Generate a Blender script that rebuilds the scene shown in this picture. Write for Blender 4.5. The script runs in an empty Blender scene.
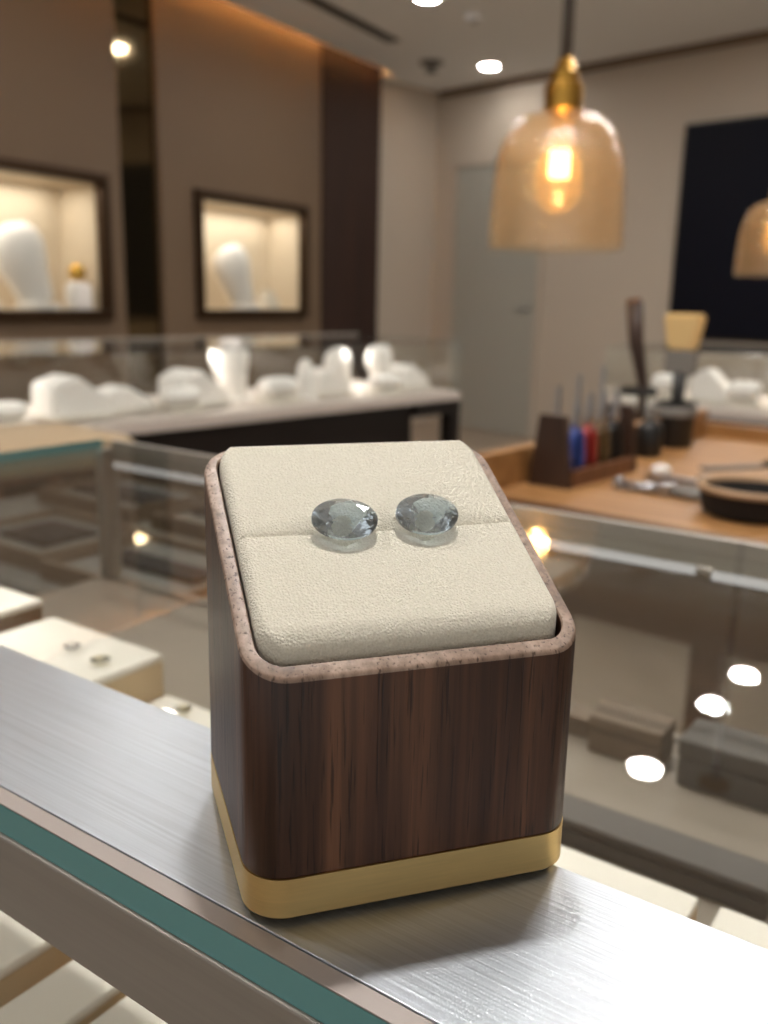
import bpy, bmesh, math, random
from mathutils import Vector, Matrix

random.seed(7)
S = bpy.context.scene
COL = S.collection
PI = math.pi
T = 0.95            # height of the glass counter top above the floor
CEIL = 2.70

def srgb(r, g, b):
    def f(c):
        c /= 255.0
        return c / 12.92 if c <= 0.04045 else ((c + 0.055) / 1.055) ** 2.4
    return (f(r), f(g), f(b), 1.0)

# ------------------------------------------------------------------ camera
cam_d = bpy.data.cameras.new('camera')
cam = bpy.data.objects.new('camera', cam_d)
COL.objects.link(cam)
S.camera = cam
pitch, roll = math.radians(13.3), 0.0213
fw = Vector((0, math.cos(pitch), -math.sin(pitch)))
rt = Vector((1, 0, 0))
up = rt.cross(fw)
M = Matrix((rt, up, -fw)).transposed().to_4x4()
cam.matrix_world = Matrix.Translation((0, 0, T + 0.1216)) @ M @ Matrix.Rotation(roll, 4, 'Z')
cam_d.sensor_fit = 'VERTICAL'
cam_d.sensor_height = 36.0
cam_d.lens = 36.0 * 912.0 / 1024.0
cam_d.clip_start = 0.01
cam_d.clip_end = 60
cam_d.dof.use_dof = True
cam_d.dof.focus_distance = 0.187
cam_d.dof.aperture_fstop = cam_d.lens / 2.3

# ------------------------------------------------------------------ world, colour management
W = bpy.data.worlds.new('world')
S.world = W
W.use_nodes = True
bg = W.node_tree.nodes['Background']
bg.inputs[0].default_value = (0.95, 0.93, 0.90, 1)
bg.inputs[1].default_value = 0.85
S.view_settings.view_transform = 'Standard'
S.view_settings.look = 'None'
S.view_settings.gamma = 1.0
S.view_settings.use_curve_mapping = False
S.view_settings.exposure = 0.0
S.cycles.transparent_max_bounces = 32
S.cycles.max_bounces = 14
S.cycles.transmission_bounces = 14
S.cycles.sample_clamp_indirect = 25.0

KEY_W = 108.0
DOWN_W = 50.0
# downlights: x, y, watts of the lamp
DOWNLIGHTS = [
    (0.69, 7.13, 20.0, 'small round recessed ceiling downlight glowing left of the hanging glass lamp'),
    (0.18, 5.61, DOWN_W, 'round recessed ceiling downlight cut off by the top edge of the photo'),
    (1.10, 3.43, DOWN_W, 'round ceiling downlight mirrored as the nearest white spot in the counter glass'),
    (1.60, 4.05, DOWN_W, 'round ceiling downlight mirrored as the middle white spot in the counter glass'),
    (1.89, 4.42, DOWN_W, 'round ceiling downlight mirrored as the farthest white spot in the counter glass'),
    (-0.99, 3.79, 36.0, 'round ceiling downlight mirrored on the left edge of the steel strip'),
    (1.05, 2.25, 30.0, 'round ceiling downlight making the bright streak on the brushed steel strip'),
    (0.00, 0.80, KEY_W, 'round ceiling downlight shining down on the walnut ring box'),
    (-1.15, 0.70, 42.0, 'added unseen ceiling fill light high up to the left of the walnut box'),  # added side lamp, fills the shadow under the stones
    (1.20, 0.75, 42.0, 'added unseen ceiling fill light high up to the right of the walnut box'),  # its added counterpart on the right, softening the same shadow
    (2.60, 3.00, DOWN_W, 'added unseen ceiling fill light over the right showcase'),  # unseen lamp added to lift the ceiling and wall brightness
    (3.30, 4.60, DOWN_W, 'added unseen ceiling fill light in front of the wall screen'),  # also added out of view, brightens the back of the room
    (-1.05, 1.75, 9.0, 'round ceiling downlight above the padded stool on the left'),
]

def area(name, loc, sx, sy, power, color, aim=(0, 0, -1), rz=0.0):
    d = bpy.data.lights.new(name, 'AREA')
    d.shape = 'RECTANGLE'
    d.size, d.size_y = sx, sy
    d.energy = power
    d.color = color
    o = bpy.data.objects.new(name, d)
    o.location = loc
    q = Vector(aim).to_track_quat('-Z', 'Y')
    o.rotation_euler = (Matrix.Rotation(rz, 4, 'Z') @ q.to_matrix().to_4x4()).to_euler()
    COL.objects.link(o)
    return o

# ------------------------------------------------------------------ materials
def newmat(name):
    m = bpy.data.materials.new(name)
    m.use_nodes = True
    return m, m.node_tree.nodes, m.node_tree.links

def pmat(name, col, rough=0.5, metal=0.0, bump=None, vary=None, spec=0.5, coat=0.0, **kw):
    """principled material; bump=(scale, strength, distance), vary=(scale, amount)"""
    m, n, l = newmat(name)
    p = n['Principled BSDF']
    p.inputs['Base Color'].default_value = col
    p.inputs['Roughness'].default_value = rough
    p.inputs['Metallic'].default_value = metal
    p.inputs['Specular IOR Level'].default_value = spec
    p.inputs['Coat Weight'].default_value = coat
    for k, v in kw.items():
        p.inputs[k.replace('_', ' ')].default_value = v
    tc = n.new('ShaderNodeTexCoord')
    if vary:
        nz = n.new('ShaderNodeTexNoise')
        nz.inputs['Scale'].default_value = vary[0]
        nz.inputs['Detail'].default_value = 5
        l.new(tc.outputs['Object'], nz.inputs['Vector'])
        mx = n.new('ShaderNodeMix')
        mx.data_type = 'RGBA'
        a = vary[1]
        mx.inputs['A'].default_value = (col[0] * (1 - a), col[1] * (1 - a), col[2] * (1 - a), 1)
        mx.inputs['B'].default_value = (min(1, col[0] * (1 + a)), min(1, col[1] * (1 + a)), min(1, col[2] * (1 + a)), 1)
        l.new(nz.outputs['Fac'], mx.inputs['Factor'])
        l.new(mx.outputs['Result'], p.inputs['Base Color'])
    if bump:
        nb = n.new('ShaderNodeTexNoise')
        nb.inputs['Scale'].default_value = bump[0]
        nb.inputs['Detail'].default_value = 4
        l.new(tc.outputs['Object'], nb.inputs['Vector'])
        b = n.new('ShaderNodeBump')
        b.inputs['Strength'].default_value = bump[1]
        b.inputs['Distance'].default_value = bump[2]
        l.new(nb.outputs['Fac'], b.inputs['Height'])
        l.new(b.outputs['Normal'], p.inputs['Normal'])
    return m

def emat(name, col, strength):
    m, n, l = newmat(name)
    n.remove(n['Principled BSDF'])
    e = n.new('ShaderNodeEmission')
    e.inputs[0].default_value = col
    e.inputs[1].default_value = strength
    l.new(e.outputs[0], n['Material Output'].inputs[0])
    return m

def thin_glass(name, tint=(1, 1, 1, 1), f0=0.04, haze=0.0, haze_col=(1, 1, 1, 1), rough=0.0, bump=None):
    """one face of a clear pane: transmits straight on, mirrors by Schlick's law, optional diffuse haze that scatters light"""
    m, n, l = newmat(name)
    n.remove(n['Principled BSDF'])
    out = n['Material Output']
    g = n.new('ShaderNodeNewGeometry')
    dot = n.new('ShaderNodeVectorMath'); dot.operation = 'DOT_PRODUCT'
    l.new(g.outputs['Normal'], dot.inputs[0]); l.new(g.outputs['Incoming'], dot.inputs[1])
    ab = n.new('ShaderNodeMath'); ab.operation = 'ABSOLUTE'; l.new(dot.outputs['Value'], ab.inputs[0])
    om = n.new('ShaderNodeMath'); om.operation = 'SUBTRACT'; om.inputs[0].default_value = 1.0; l.new(ab.outputs[0], om.inputs[1])
    pw = n.new('ShaderNodeMath'); pw.operation = 'POWER'; pw.inputs[1].default_value = 5.0; l.new(om.outputs[0], pw.inputs[0])
    ma = n.new('ShaderNodeMath'); ma.operation = 'MULTIPLY_ADD'; ma.inputs[1].default_value = 1 - f0; ma.inputs[2].default_value = f0
    l.new(pw.outputs[0], ma.inputs[0])
    tr = n.new('ShaderNodeBsdfTransparent'); tr.inputs[0].default_value = tint
    gl = n.new('ShaderNodeBsdfGlossy'); gl.inputs['Roughness'].default_value = rough
    mix = n.new('ShaderNodeMixShader')
    l.new(ma.outputs[0], mix.inputs[0]); l.new(tr.outputs[0], mix.inputs[1]); l.new(gl.outputs[0], mix.inputs[2])
    last = mix
    if haze > 0:  # diffuse and translucent share, lets lit glass glow
        df = n.new('ShaderNodeBsdfDiffuse'); df.inputs[0].default_value = haze_col
        tl = n.new('ShaderNodeBsdfTranslucent'); tl.inputs[0].default_value = haze_col
        h = n.new('ShaderNodeMixShader'); h.inputs[0].default_value = 0.5
        l.new(df.outputs[0], h.inputs[1]); l.new(tl.outputs[0], h.inputs[2])
        mm = n.new('ShaderNodeMixShader'); mm.inputs[0].default_value = haze
        l.new(last.outputs[0], mm.inputs[1]); l.new(h.outputs[0], mm.inputs[2])
        last = mm
    if bump:
        tc = n.new('ShaderNodeTexCoord')
        nb = n.new('ShaderNodeTexNoise'); nb.inputs['Scale'].default_value = bump[0]; nb.inputs['Detail'].default_value = 3
        l.new(tc.outputs['Object'], nb.inputs['Vector'])
        b = n.new('ShaderNodeBump'); b.inputs['Strength'].default_value = bump[1]; b.inputs['Distance'].default_value = bump[2]
        l.new(nb.outputs['Fac'], b.inputs['Height']); l.new(b.outputs['Normal'], gl.inputs['Normal'])
    l.new(last.outputs[0], out.inputs[0])
    return m

def walnut(name, c0=(46, 27, 17), c1=(78, 48, 31), c2=(112, 75, 51)):
    m, n, l = newmat(name)
    p = n['Principled BSDF']
    tc = n.new('ShaderNodeTexCoord')
    def noise(scale3, detail, rough=0.6, dist=0.0):
        mp = n.new('ShaderNodeMapping'); mp.inputs['Scale'].default_value = scale3
        l.new(tc.outputs['Object'], mp.inputs['Vector'])
        z = n.new('ShaderNodeTexNoise'); z.inputs['Scale'].default_value = 1.0
        z.inputs['Detail'].default_value = detail; z.inputs['Roughness'].default_value = rough
        z.inputs['Distortion'].default_value = dist
        l.new(mp.outputs['Vector'], z.inputs['Vector'])
        return z
    broad = noise((95, 95, 4), 3, 0.55, 0.6)
    r1 = n.new('ShaderNodeValToRGB')
    cr = r1.color_ramp
    cr.elements[0].position = 0.30; cr.elements[0].color = srgb(*c0)
    cr.elements[1].position = 0.72; cr.elements[1].color = srgb(*c2)
    e = cr.elements.new(0.5); e.color = srgb(*c1)
    l.new(broad.outputs['Fac'], r1.inputs['Fac'])
    fine = noise((520, 520, 12), 4, 0.6)
    r2 = n.new('ShaderNodeValToRGB')
    r2.color_ramp.elements[0].position = 0.34; r2.color_ramp.elements[0].color = (0.62, 0.60, 0.58, 1)
    r2.color_ramp.elements[1].position = 0.62; r2.color_ramp.elements[1].color = (1.08, 1.06, 1.05, 1)
    l.new(fine.outputs['Fac'], r2.inputs['Fac'])
    pore = noise((1500, 1500, 55), 2, 0.5)
    r3 = n.new('ShaderNodeValToRGB')
    r3.color_ramp.elements[0].position = 0.31; r3.color_ramp.elements[0].color = (0.34, 0.31, 0.30, 1)
    r3.color_ramp.elements[1].position = 0.42; r3.color_ramp.elements[1].color = (1, 1, 1, 1)
    l.new(pore.outputs['Fac'], r3.inputs['Fac'])
    def mul(a, b):
        x = n.new('ShaderNodeMix'); x.data_type = 'RGBA'; x.blend_type = 'MULTIPLY'; x.inputs['Factor'].default_value = 1
        l.new(a, x.inputs['A']); l.new(b, x.inputs['B']); return x.outputs['Result']
    c = mul(mul(r1.outputs['Color'], r2.outputs['Color']), r3.outputs['Color'])
    l.new(c, p.inputs['Base Color'])
    p.inputs['Roughness'].default_value = 0.42
    p.inputs['Specular IOR Level'].default_value = 0.45
    b = n.new('ShaderNodeBump'); b.inputs['Strength'].default_value = 0.25; b.inputs['Distance'].default_value = 0.0004
    l.new(r3.outputs['Color'], b.inputs['Height']); l.new(b.outputs['Normal'], p.inputs['Normal'])
    return m

def wood(name, c0, c1, scale=(3, 40, 40), rough=0.5):
    m, n, l = newmat(name)
    p = n['Principled BSDF']
    tc = n.new('ShaderNodeTexCoord')
    mp = n.new('ShaderNodeMapping'); mp.inputs['Scale'].default_value = scale
    l.new(tc.outputs['Object'], mp.inputs['Vector'])
    z = n.new('ShaderNodeTexNoise'); z.inputs['Scale'].default_value = 1; z.inputs['Detail'].default_value = 6
    z.inputs['Distortion'].default_value = 0.5
    l.new(mp.outputs['Vector'], z.inputs['Vector'])
    r = n.new('ShaderNodeValToRGB')
    r.color_ramp.elements[0].position = 0.3; r.color_ramp.elements[0].color = c0
    r.color_ramp.elements[1].position = 0.7; r.color_ramp.elements[1].color = c1
    l.new(z.outputs['Fac'], r.inputs['Fac']); l.new(r.outputs['Color'], p.inputs['Base Color'])
    p.inputs['Roughness'].default_value = rough
    return m

def brushed(name, col, rough, scale, bump=0.15, dist=0.0002, aniso=0.0, vary=0.12, metal=1.0):
    """brushed metal: fine streaks along the axis with the small scale"""
    m, n, l = newmat(name)
    p = n['Principled BSDF']
    p.inputs['Metallic'].default_value = metal
    p.inputs['Anisotropic'].default_value = aniso
    tc = n.new('ShaderNodeTexCoord')
    mp = n.new('ShaderNodeMapping'); mp.inputs['Scale'].default_value = scale
    l.new(tc.outputs['Object'], mp.inputs['Vector'])
    z = n.new('ShaderNodeTexNoise'); z.inputs['Scale'].default_value = 1; z.inputs['Detail'].default_value = 4; z.inputs['Roughness'].default_value = 0.65
    l.new(mp.outputs['Vector'], z.inputs['Vector'])
    mx = n.new('ShaderNodeMix'); mx.data_type = 'RGBA'
    mx.inputs['A'].default_value = tuple(c * (1 - vary) for c in col[:3]) + (1,)
    mx.inputs['B'].default_value = tuple(min(1, c * (1 + vary)) for c in col[:3]) + (1,)
    l.new(z.outputs['Fac'], mx.inputs['Factor']); l.new(mx.outputs['Result'], p.inputs['Base Color'])
    mr = n.new('ShaderNodeMapRange'); mr.inputs['To Min'].default_value = rough - 0.08; mr.inputs['To Max'].default_value = rough + 0.1
    l.new(z.outputs['Fac'], mr.inputs['Value']); l.new(mr.outputs['Result'], p.inputs['Roughness'])
    b = n.new('ShaderNodeBump'); b.inputs['Strength'].default_value = bump; b.inputs['Distance'].default_value = dist
    l.new(z.outputs['Fac'], b.inputs['Height']); l.new(b.outputs['Normal'], p.inputs['Normal'])
    return m

def cushion_mat(name):
    m, n, l = newmat(name)
    p = n['Principled BSDF']
    tc = n.new('ShaderNodeTexCoord')
    v = n.new('ShaderNodeTexNoise'); v.inputs['Scale'].default_value = 2300; v.inputs['Detail'].default_value = 3
    l.new(tc.outputs['Object'], v.inputs['Vector'])
    w = n.new('ShaderNodeTexVoronoi'); w.inputs['Scale'].default_value = 1900
    l.new(tc.outputs['Object'], w.inputs['Vector'])
    mx = n.new('ShaderNodeMix'); mx.data_type = 'RGBA'
    mx.inputs['A'].default_value = srgb(206, 198, 176); mx.inputs['B'].default_value = srgb(252, 247, 232)
    l.new(v.outputs['Fac'], mx.inputs['Factor']); l.new(mx.outputs['Result'], p.inputs['Base Color'])
    ad = n.new('ShaderNodeMath'); ad.operation = 'ADD'
    l.new(v.outputs['Fac'], ad.inputs[0]); l.new(w.outputs['Distance'], ad.inputs[1])
    b = n.new('ShaderNodeBump'); b.inputs['Strength'].default_value = 0.75; b.inputs['Distance'].default_value = 0.00034
    l.new(ad.outputs[0], b.inputs['Height']); l.new(b.outputs['Normal'], p.inputs['Normal'])
    p.inputs['Roughness'].default_value = 0.9
    p.inputs['Sheen Weight'].default_value = 0.25
    p.inputs['Sheen Roughness'].default_value = 0.4
    return m

MT = {}
MT['walnut'] = walnut('walnut_wood')
MT['walnut_end_lit'] = walnut('walnut_end_grain_lit', (140, 116, 100), (166, 141, 124), (188, 164, 147))  # lighter end grain with the key light's brightness painted into its colours
MT['cushion'] = cushion_mat('cream_velvet')
MT['brass'] = brushed('brushed_brass', srgb(230, 200, 138), 0.42, (60, 60, 1600), 0.1, 0.00008)
MT['steel'] = brushed('brushed_steel', srgb(200, 206, 213), 0.33, (16, 1100, 1100), 0.7, 0.00012, vary=0.30, metal=0.80)
MT['rail_steel'] = brushed('satin_steel_rail', srgb(170, 163, 154), 0.48, (9, 700, 700), 0.12, 0.0001, metal=0.6)
MT['trim_silver'] = pmat('silver_edge_trim', srgb(176, 166, 160), 0.4, 0.4)
MT['glass_face'] = thin_glass('counter_glass_face', (0.985, 0.995, 0.99, 1), 0.045)
MT['glass_edge'] = pmat('green_glass_edge', srgb(118, 176, 176), 0.12, Transmission_Weight=0.15, IOR=1.45)
MT['pane'] = thin_glass('showcase_pane', (0.98, 0.99, 0.985, 1), 0.04)
MT['felt'] = pmat('dark_felt', srgb(30, 24, 20), 0.95)
MT['cream_pad'] = pmat('cream_leatherette', srgb(229, 222, 209), 0.7, vary=(40, 0.04))
MT['tan_side'] = pmat('tan_board', srgb(206, 180, 140), 0.7)
MT['brown_side'] = pmat('brown_board', srgb(120, 96, 74), 0.7)
MT['taupe'] = pmat('taupe_deck', srgb(134, 122, 108), 0.6, vary=(20, 0.08))
MT['taupe_box'] = pmat('taupe_leatherette', srgb(112, 94, 76), 0.65, vary=(50, 0.08))
MT['grey_box'] = pmat('grey_leatherette', srgb(84, 78, 72), 0.65, vary=(50, 0.08))
MT['black_velvet'] = pmat('black_velvet', srgb(34, 30, 28), 0.9)
MT['cabinet'] = wood('dark_brown_laminate', srgb(44, 31, 24), srgb(64, 46, 35), (30, 30, 2), 0.45)
MT['espresso'] = pmat('espresso_lacquer', srgb(26, 18, 14), 0.45)
MT['white_disp'] = pmat('white_leatherette', srgb(243, 238, 232), 0.6)
MT['white_deck'] = pmat('pale_fabric_deck', srgb(200, 188, 178), 0.8)
MT['stone'] = pmat('grey_stone', srgb(112, 110, 104), 0.45, vary=(15, 0.12))
MT['wall_taupe'] = pmat('taupe_wall_panel', srgb(112, 92, 72), 0.65, vary=(1.2, 0.06))
MT['wall_cream'] = pmat('beige_wall_paint', srgb(186, 173, 157), 0.8, vary=(1.5, 0.03))
MT['ceiling'] = pmat('ceiling_paint', srgb(234, 235, 235), 0.85)
MT['dark_panel'] = wood('dark_walnut_panel', srgb(38, 20, 12), srgb(54, 29, 17), (14, 14, 1), 0.8)
MT['bronze_mirror'] = pmat('bronze_mirror', srgb(112, 98, 74), 0.07, 0.95)
MT['bronze'] = pmat('dark_bronze_frame', srgb(66, 48, 32), 0.35, 0.7)
MT['niche'] = pmat('beige_niche_lining', srgb(212, 196, 172), 0.75)
MT['floor'] = pmat('brown_stone_floor', srgb(150, 134, 116), 0.35, vary=(3, 0.12))
MT['door'] = pmat('grey_door_paint', srgb(166, 163, 152), 0.6)
MT['tv'] = pmat('dark_screen', srgb(9, 10, 22), 0.5, spec=0.15)
MT['black'] = pmat('black_plastic', srgb(22, 21, 20), 0.4)
MT['grey_plastic'] = pmat('grey_plastic', srgb(120, 116, 110), 0.5)
MT['bench'] = wood('golden_oak_bench', srgb(142, 98, 56), srgb(180, 134, 82), (3, 38, 38), 0.45)
MT['bench_dark'] = wood('bench_edge_wood', srgb(92, 58, 30), srgb(124, 82, 46), (3, 30, 30), 0.5)
MT['caddy'] = wood('dark_stained_wood', srgb(44, 27, 17), srgb(66, 41, 26), (30, 30, 4), 0.5)
MT['handle_wood'] = wood('brown_handle_wood', srgb(96, 60, 36), srgb(132, 86, 52), (60, 60, 6), 0.5)
MT['bristle'] = pmat('cream_bristles', srgb(222, 190, 132), 0.9, bump=(400, 0.8, 0.002))
MT['tool_steel'] = pmat('tool_steel', srgb(176, 178, 182), 0.28, 1.0)
MT['blue'] = pmat('blue_grip', srgb(40, 68, 140), 0.45)
MT['red'] = pmat('red_grip', srgb(146, 36, 32), 0.45)
MT['yellowgrip'] = pmat('brown_grip', srgb(96, 74, 40), 0.5)
MT['tan_leather'] = pmat('tan_leather', srgb(176, 142, 108), 0.6)
MT['stool'] = pmat('beige_upholstery', srgb(178, 156, 126), 0.85, bump=(300, 0.3, 0.002))
MT['gold'] = pmat('polished_gold', srgb(224, 180, 92), 0.25, 1.0)
MT['pend_brass'] = pmat('aged_brass', srgb(196, 150, 70), 0.3, 1.0)
MT['amber'] = thin_glass('amber_seeded_glass', srgb(254, 248, 238), 0.06, 0.06, srgb(252, 222, 184), 0.08, (60, 0.6, 0.01))
MT['bulb_glass'] = thin_glass('bulb_glass', srgb(255, 244, 224), 0.05, 0.12, srgb(255, 226, 176), 0.02)
MT['filament'] = emat('glowing_filament', srgb(255, 218, 150), 12.0)
MT['cord'] = pmat('grey_cord', srgb(96, 90, 84), 0.7)
MT['lamp_ring'] = pmat('white_lamp_ring', srgb(226, 222, 214), 0.5)
MT['led_warm'] = emat('amber_led', srgb(255, 184, 112), 75.0)
MT['tube'] = emat('frosted_tube', srgb(255, 250, 244), 0.75)

def gem_mat(name, col):
    m, n, l = newmat(name)
    p = n['Principled BSDF']
    p.inputs['Base Color'].default_value = col
    p.inputs['Roughness'].default_value = 0.0
    p.inputs['IOR'].default_value = 1.62
    p.inputs['Transmission Weight'].default_value = 1.0
    out = n['Material Output']
    tr = n.new('ShaderNodeBsdfTransparent'); tr.inputs[0].default_value = (0.93, 0.97, 1.0, 1)
    mx = n.new('ShaderNodeMixShader'); mx.inputs[0].default_value = 0.04
    l.new(p.outputs[0], mx.inputs[1]); l.new(tr.outputs[0], mx.inputs[2]); l.new(mx.outputs[0], out.inputs[0])
    return m
MT['aqua'] = gem_mat('pale_blue_gem', (0.77, 0.895, 1.0, 1))
MT['clear'] = gem_mat('clear_gem', (0.93, 0.95, 0.98, 1))
MT['citrine'] = gem_mat('pale_yellow_gem', (0.85, 0.82, 0.66, 1))

# ------------------------------------------------------------------ mesh helpers
def obj(name, bm, mat, parent=None, smooth=False, mats=None):
    me = bpy.data.meshes.new(name)
    bmesh.ops.recalc_face_normals(bm, faces=bm.faces[:])
    bm.to_mesh(me)
    bm.free()
    for mm in (mats or [mat]):
        me.materials.append(mm)
    if smooth:
        for f in me.polygons:
            f.use_smooth = True
        if smooth is not True:
            me.set_sharp_from_angle(angle=math.radians(smooth))
    o = bpy.data.objects.new(name, me)
    COL.objects.link(o)
    if parent is not None:
        o.parent = parent
    return o

def tag(o, label, cat, group=None):
    o['label'] = label
    o['category'] = cat
    if group:
        o['group'] = group
    return o

def thing(name, label, cat, loc=(0, 0, 0), rotz=0.0, group=None):
    o = bpy.data.objects.new(name, None)
    o.empty_display_size = 0.02
    COL.objects.link(o)
    o.location = loc
    o.rotation_euler = (0, 0, rotz)
    return tag(o, label, cat, group)

def struct(o):
    o['kind'] = 'structure'
    return o

def place(o, loc, rz=0.0, rx=0.0, ry=0.0):
    o.location = loc
    o.rotation_euler = (rx, ry, rz)
    return o

def dup(root, loc, rz, label, group=None):
    r = root.copy(); COL.objects.link(r)
    r.location = loc; r.rotation_euler = (root.rotation_euler[0], root.rotation_euler[1], rz)
    r['label'] = label
    if group:
        r['group'] = group
    for ch in list(root.children):
        c = ch.copy(); COL.objects.link(c); c.parent = r
        for g in list(ch.children):
            d = g.copy(); COL.objects.link(d); d.parent = c
    return r

def box(bm, x0, x1, y0, y1, z0, z1, bev=0.0, seg=2):
    b = bmesh.new()
    bmesh.ops.create_cube(b, size=1.0)
    for v in b.verts:
        v.co = Vector((x0 + (v.co.x + .5) * (x1 - x0), y0 + (v.co.y + .5) * (y1 - y0), z0 + (v.co.z + .5) * (z1 - z0)))
    if bev > 0:
        bmesh.ops.bevel(b, geom=b.edges[:], offset=bev, segments=seg, affect='EDGES', profile=0.6)
    merge(bm, b)
    return bm

def merge(bm, b, mtx=None):
    if mtx is not None:
        bmesh.ops.transform(b, matrix=mtx, verts=b.verts[:])
    vm = {}
    for v in b.verts:
        vm[v] = bm.verts.new(v.co)
    for f in b.faces:
        try:
            nf = bm.faces.new([vm[v] for v in f.verts])
            nf.material_index = f.material_index
        except ValueError:
            pass
    b.free()

def BM():
    return bmesh.new()

def bx(*a, **k):
    return box(BM(), *a, **k)

def lathe(bm, prof, seg=32, sx=1.0, sy=1.0, mtx=None, cap0=True, cap1=True):
    b = bmesh.new()
    rings = []
    for r, z in prof:
        rings.append([b.verts.new((r * sx * math.cos(2 * PI * k / seg), r * sy * math.sin(2 * PI * k / seg), z)) for k in range(seg)])
    for a, c in zip(rings, rings[1:]):
        for k in range(seg):
            b.faces.new((a[k], a[(k + 1) % seg], c[(k + 1) % seg], c[k]))
    if cap0:
        b.faces.new(rings[0][::-1])
    if cap1:
        b.faces.new(rings[-1])
    merge(bm, b, mtx)
    return bm

def tube(bm, pts, rad, seg=10, cap=True):
    """swept round bar through points; rad a number or a list"""
    pts = [Vector(p) for p in pts]
    b = bmesh.new()
    rings = []
    ref = None
    for i, p in enumerate(pts):
        d = (pts[min(i + 1, len(pts) - 1)] - pts[max(i - 1, 0)]).normalized()
        if ref is None:
            ref = Vector((0, 0, 1)) if abs(d.z) < 0.9 else Vector((1, 0, 0))
        u = d.cross(ref).normalized()
        v = u.cross(d).normalized()
        r = rad[i] if isinstance(rad, (list, tuple)) else rad
        rings.append([b.verts.new(p + (u * math.cos(2 * PI * k / seg) + v * math.sin(2 * PI * k / seg)) * r) for k in range(seg)])
    for a, c in zip(rings, rings[1:]):
        for k in range(seg):
            b.faces.new((a[k], a[(k + 1) % seg], c[(k + 1) % seg], c[k]))
    if cap:
        b.faces.new(rings[0][::-1]); b.faces.new(rings[-1])
    merge(bm, b)
    return bm

def prism(bm, poly, y0, y1):
    """polygon in the x-z plane, pushed from y0 to y1"""
    b = bmesh.new()
    a = [b.verts.new((x, y0, z)) for x, z in poly]
    c = [b.verts.new((x, y1, z)) for x, z in poly]
    n = len(poly)
    b.faces.new(a); b.faces.new(c[::-1])
    for k in range(n):
        b.faces.new((a[k], c[k], c[(k + 1) % n], a[(k + 1) % n]))
    merge(bm, b)
    return bm

def rrect(x0, x1, y0, y1, r, seg=8):
    pts = []
    for cx, cy, a0 in ((x1 - r, y0 + r, -PI / 2), (x1 - r, y1 - r, 0), (x0 + r, y1 - r, PI / 2), (x0 + r, y0 + r, PI)):
        for k in range(seg + 1):
            a = a0 + k * PI / 2 / seg
            pts.append((cx + r * math.cos(a), cy + r * math.sin(a)))
    return pts

def loops(bm, rings, cap0=True, cap1=True):
    vs = [[bm.verts.new(p) for p in ring] for ring in rings]
    n = len(vs[0])
    for a, c in zip(vs, vs[1:]):
        for k in range(n):
            bm.faces.new((a[k], a[(k + 1) % n], c[(k + 1) % n], c[k]))
    if cap0:
        bm.faces.new(vs[0][::-1])
    if cap1:
        bm.faces.new(vs[-1])
    return bm

# ================================================================== THE ROOM
def KW(e1, e2, z=0.0):          # counter coordinates to world
    a = math.radians(-35)
    return Vector((e1 * math.cos(a) - e2 * math.sin(a), e1 * math.sin(a) + e2 * math.cos(a), z))
KROT = math.radians(-35)

bm = BM(); box(bm, -7, 9, -4, 11, -0.1, 0.0)
struct(obj('floor', bm, MT['floor']))


# left wall frame: origin where the panelling ends, x along the wall to the far corner, y into the wall
LWA = math.radians(59.5)
LW0 = (-0.10, 7.47, 0.0)
def LWW(s, n, z):               # n positive = towards the room
    c, sn = math.cos(LWA), math.sin(LWA)
    return Vector((LW0[0] + s * c + n * sn, LW0[1] + s * sn - n * c, z))
NZ0, NZ1 = T - 0.035, T + 0.715
NL = (-4.36, -2.78)             # left niche outer extent along the wall
NR = (-2.10, -0.965)            # right niche outer extent
m_ = 0.045
bm = BM()
dp = 0.32
def wbox(s0, s1, z0, z1):
    box(bm, s0, s1, 0.0, dp, z0, z1)
HT = CEIL + 0.26
wbox(-9, NL[0] + m_, 0, HT)
wbox(NL[0] + m_, NL[1] - m_, 0, NZ0 + m_); wbox(NL[0] + m_, NL[1] - m_, NZ1 - m_, HT)
wbox(NL[1] - m_, -2.665, 0, HT)
wbox(-2.365, NR[0] + m_, 0, HT)
wbox(NR[0] + m_, NR[1] - m_, 0, NZ0 + m_); wbox(NR[0] + m_, NR[1] - m_, NZ1 - m_, HT)
wbox(NR[1] - m_, -0.775, 0, HT)
struct(place(obj('wall_left', bm, MT['wall_taupe']), LW0, LWA))
bm = BM(); box(bm, -2.665, -2.365, 0.03, dp, 0, HT)
struct(place(obj('trim_1', bm, MT['bronze_mirror']), LW0, LWA))
bm = BM(); box(bm, -0.775, 0.0, -0.015, dp, 0, HT)
struct(place(obj('trim_2', bm, MT['dark_panel']), LW0, LWA))
# plain wall from the panelling to the corner
C0 = Vector((-0.115, 7.50, 0)); C1 = Vector((0.383, 8.017, 0))
d = (C1 - C0); L_ = d.length; ang = math.atan2(d.y, d.x)
bm = BM(); box(bm, 0.0, L_ + 0.1, 0.02, 0.2, 0, CEIL)
struct(place(obj('wall_left_return', bm, MT['wall_cream']), C0, ang))
# back wall: origin in the corner, running to the right
BWA = math.radians(-45)
BW0 = (0.383, 8.017, 0.0)
bm = BM(); box(bm, -0.1, 9.0, 0.0, 0.2, 0, CEIL)
struct(place(obj('wall_back', bm, MT['wall_cream']), BW0, BWA))
# far right wall
bm = BM(); box(bm, 0, 9, 0.0, 0.2, 0, CEIL)
struct(place(obj('wall_right', bm, MT['wall_cream']), (5.9, 2.5, 0), math.radians(-100)))
# ceiling trim along the back wall
bm = BM(); box(bm, 0.02, 9.0, -0.03, 0.0, CEIL - 0.05, CEIL)
struct(place(obj('trim_3', bm, MT['wall_taupe']), BW0, BWA))
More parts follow.
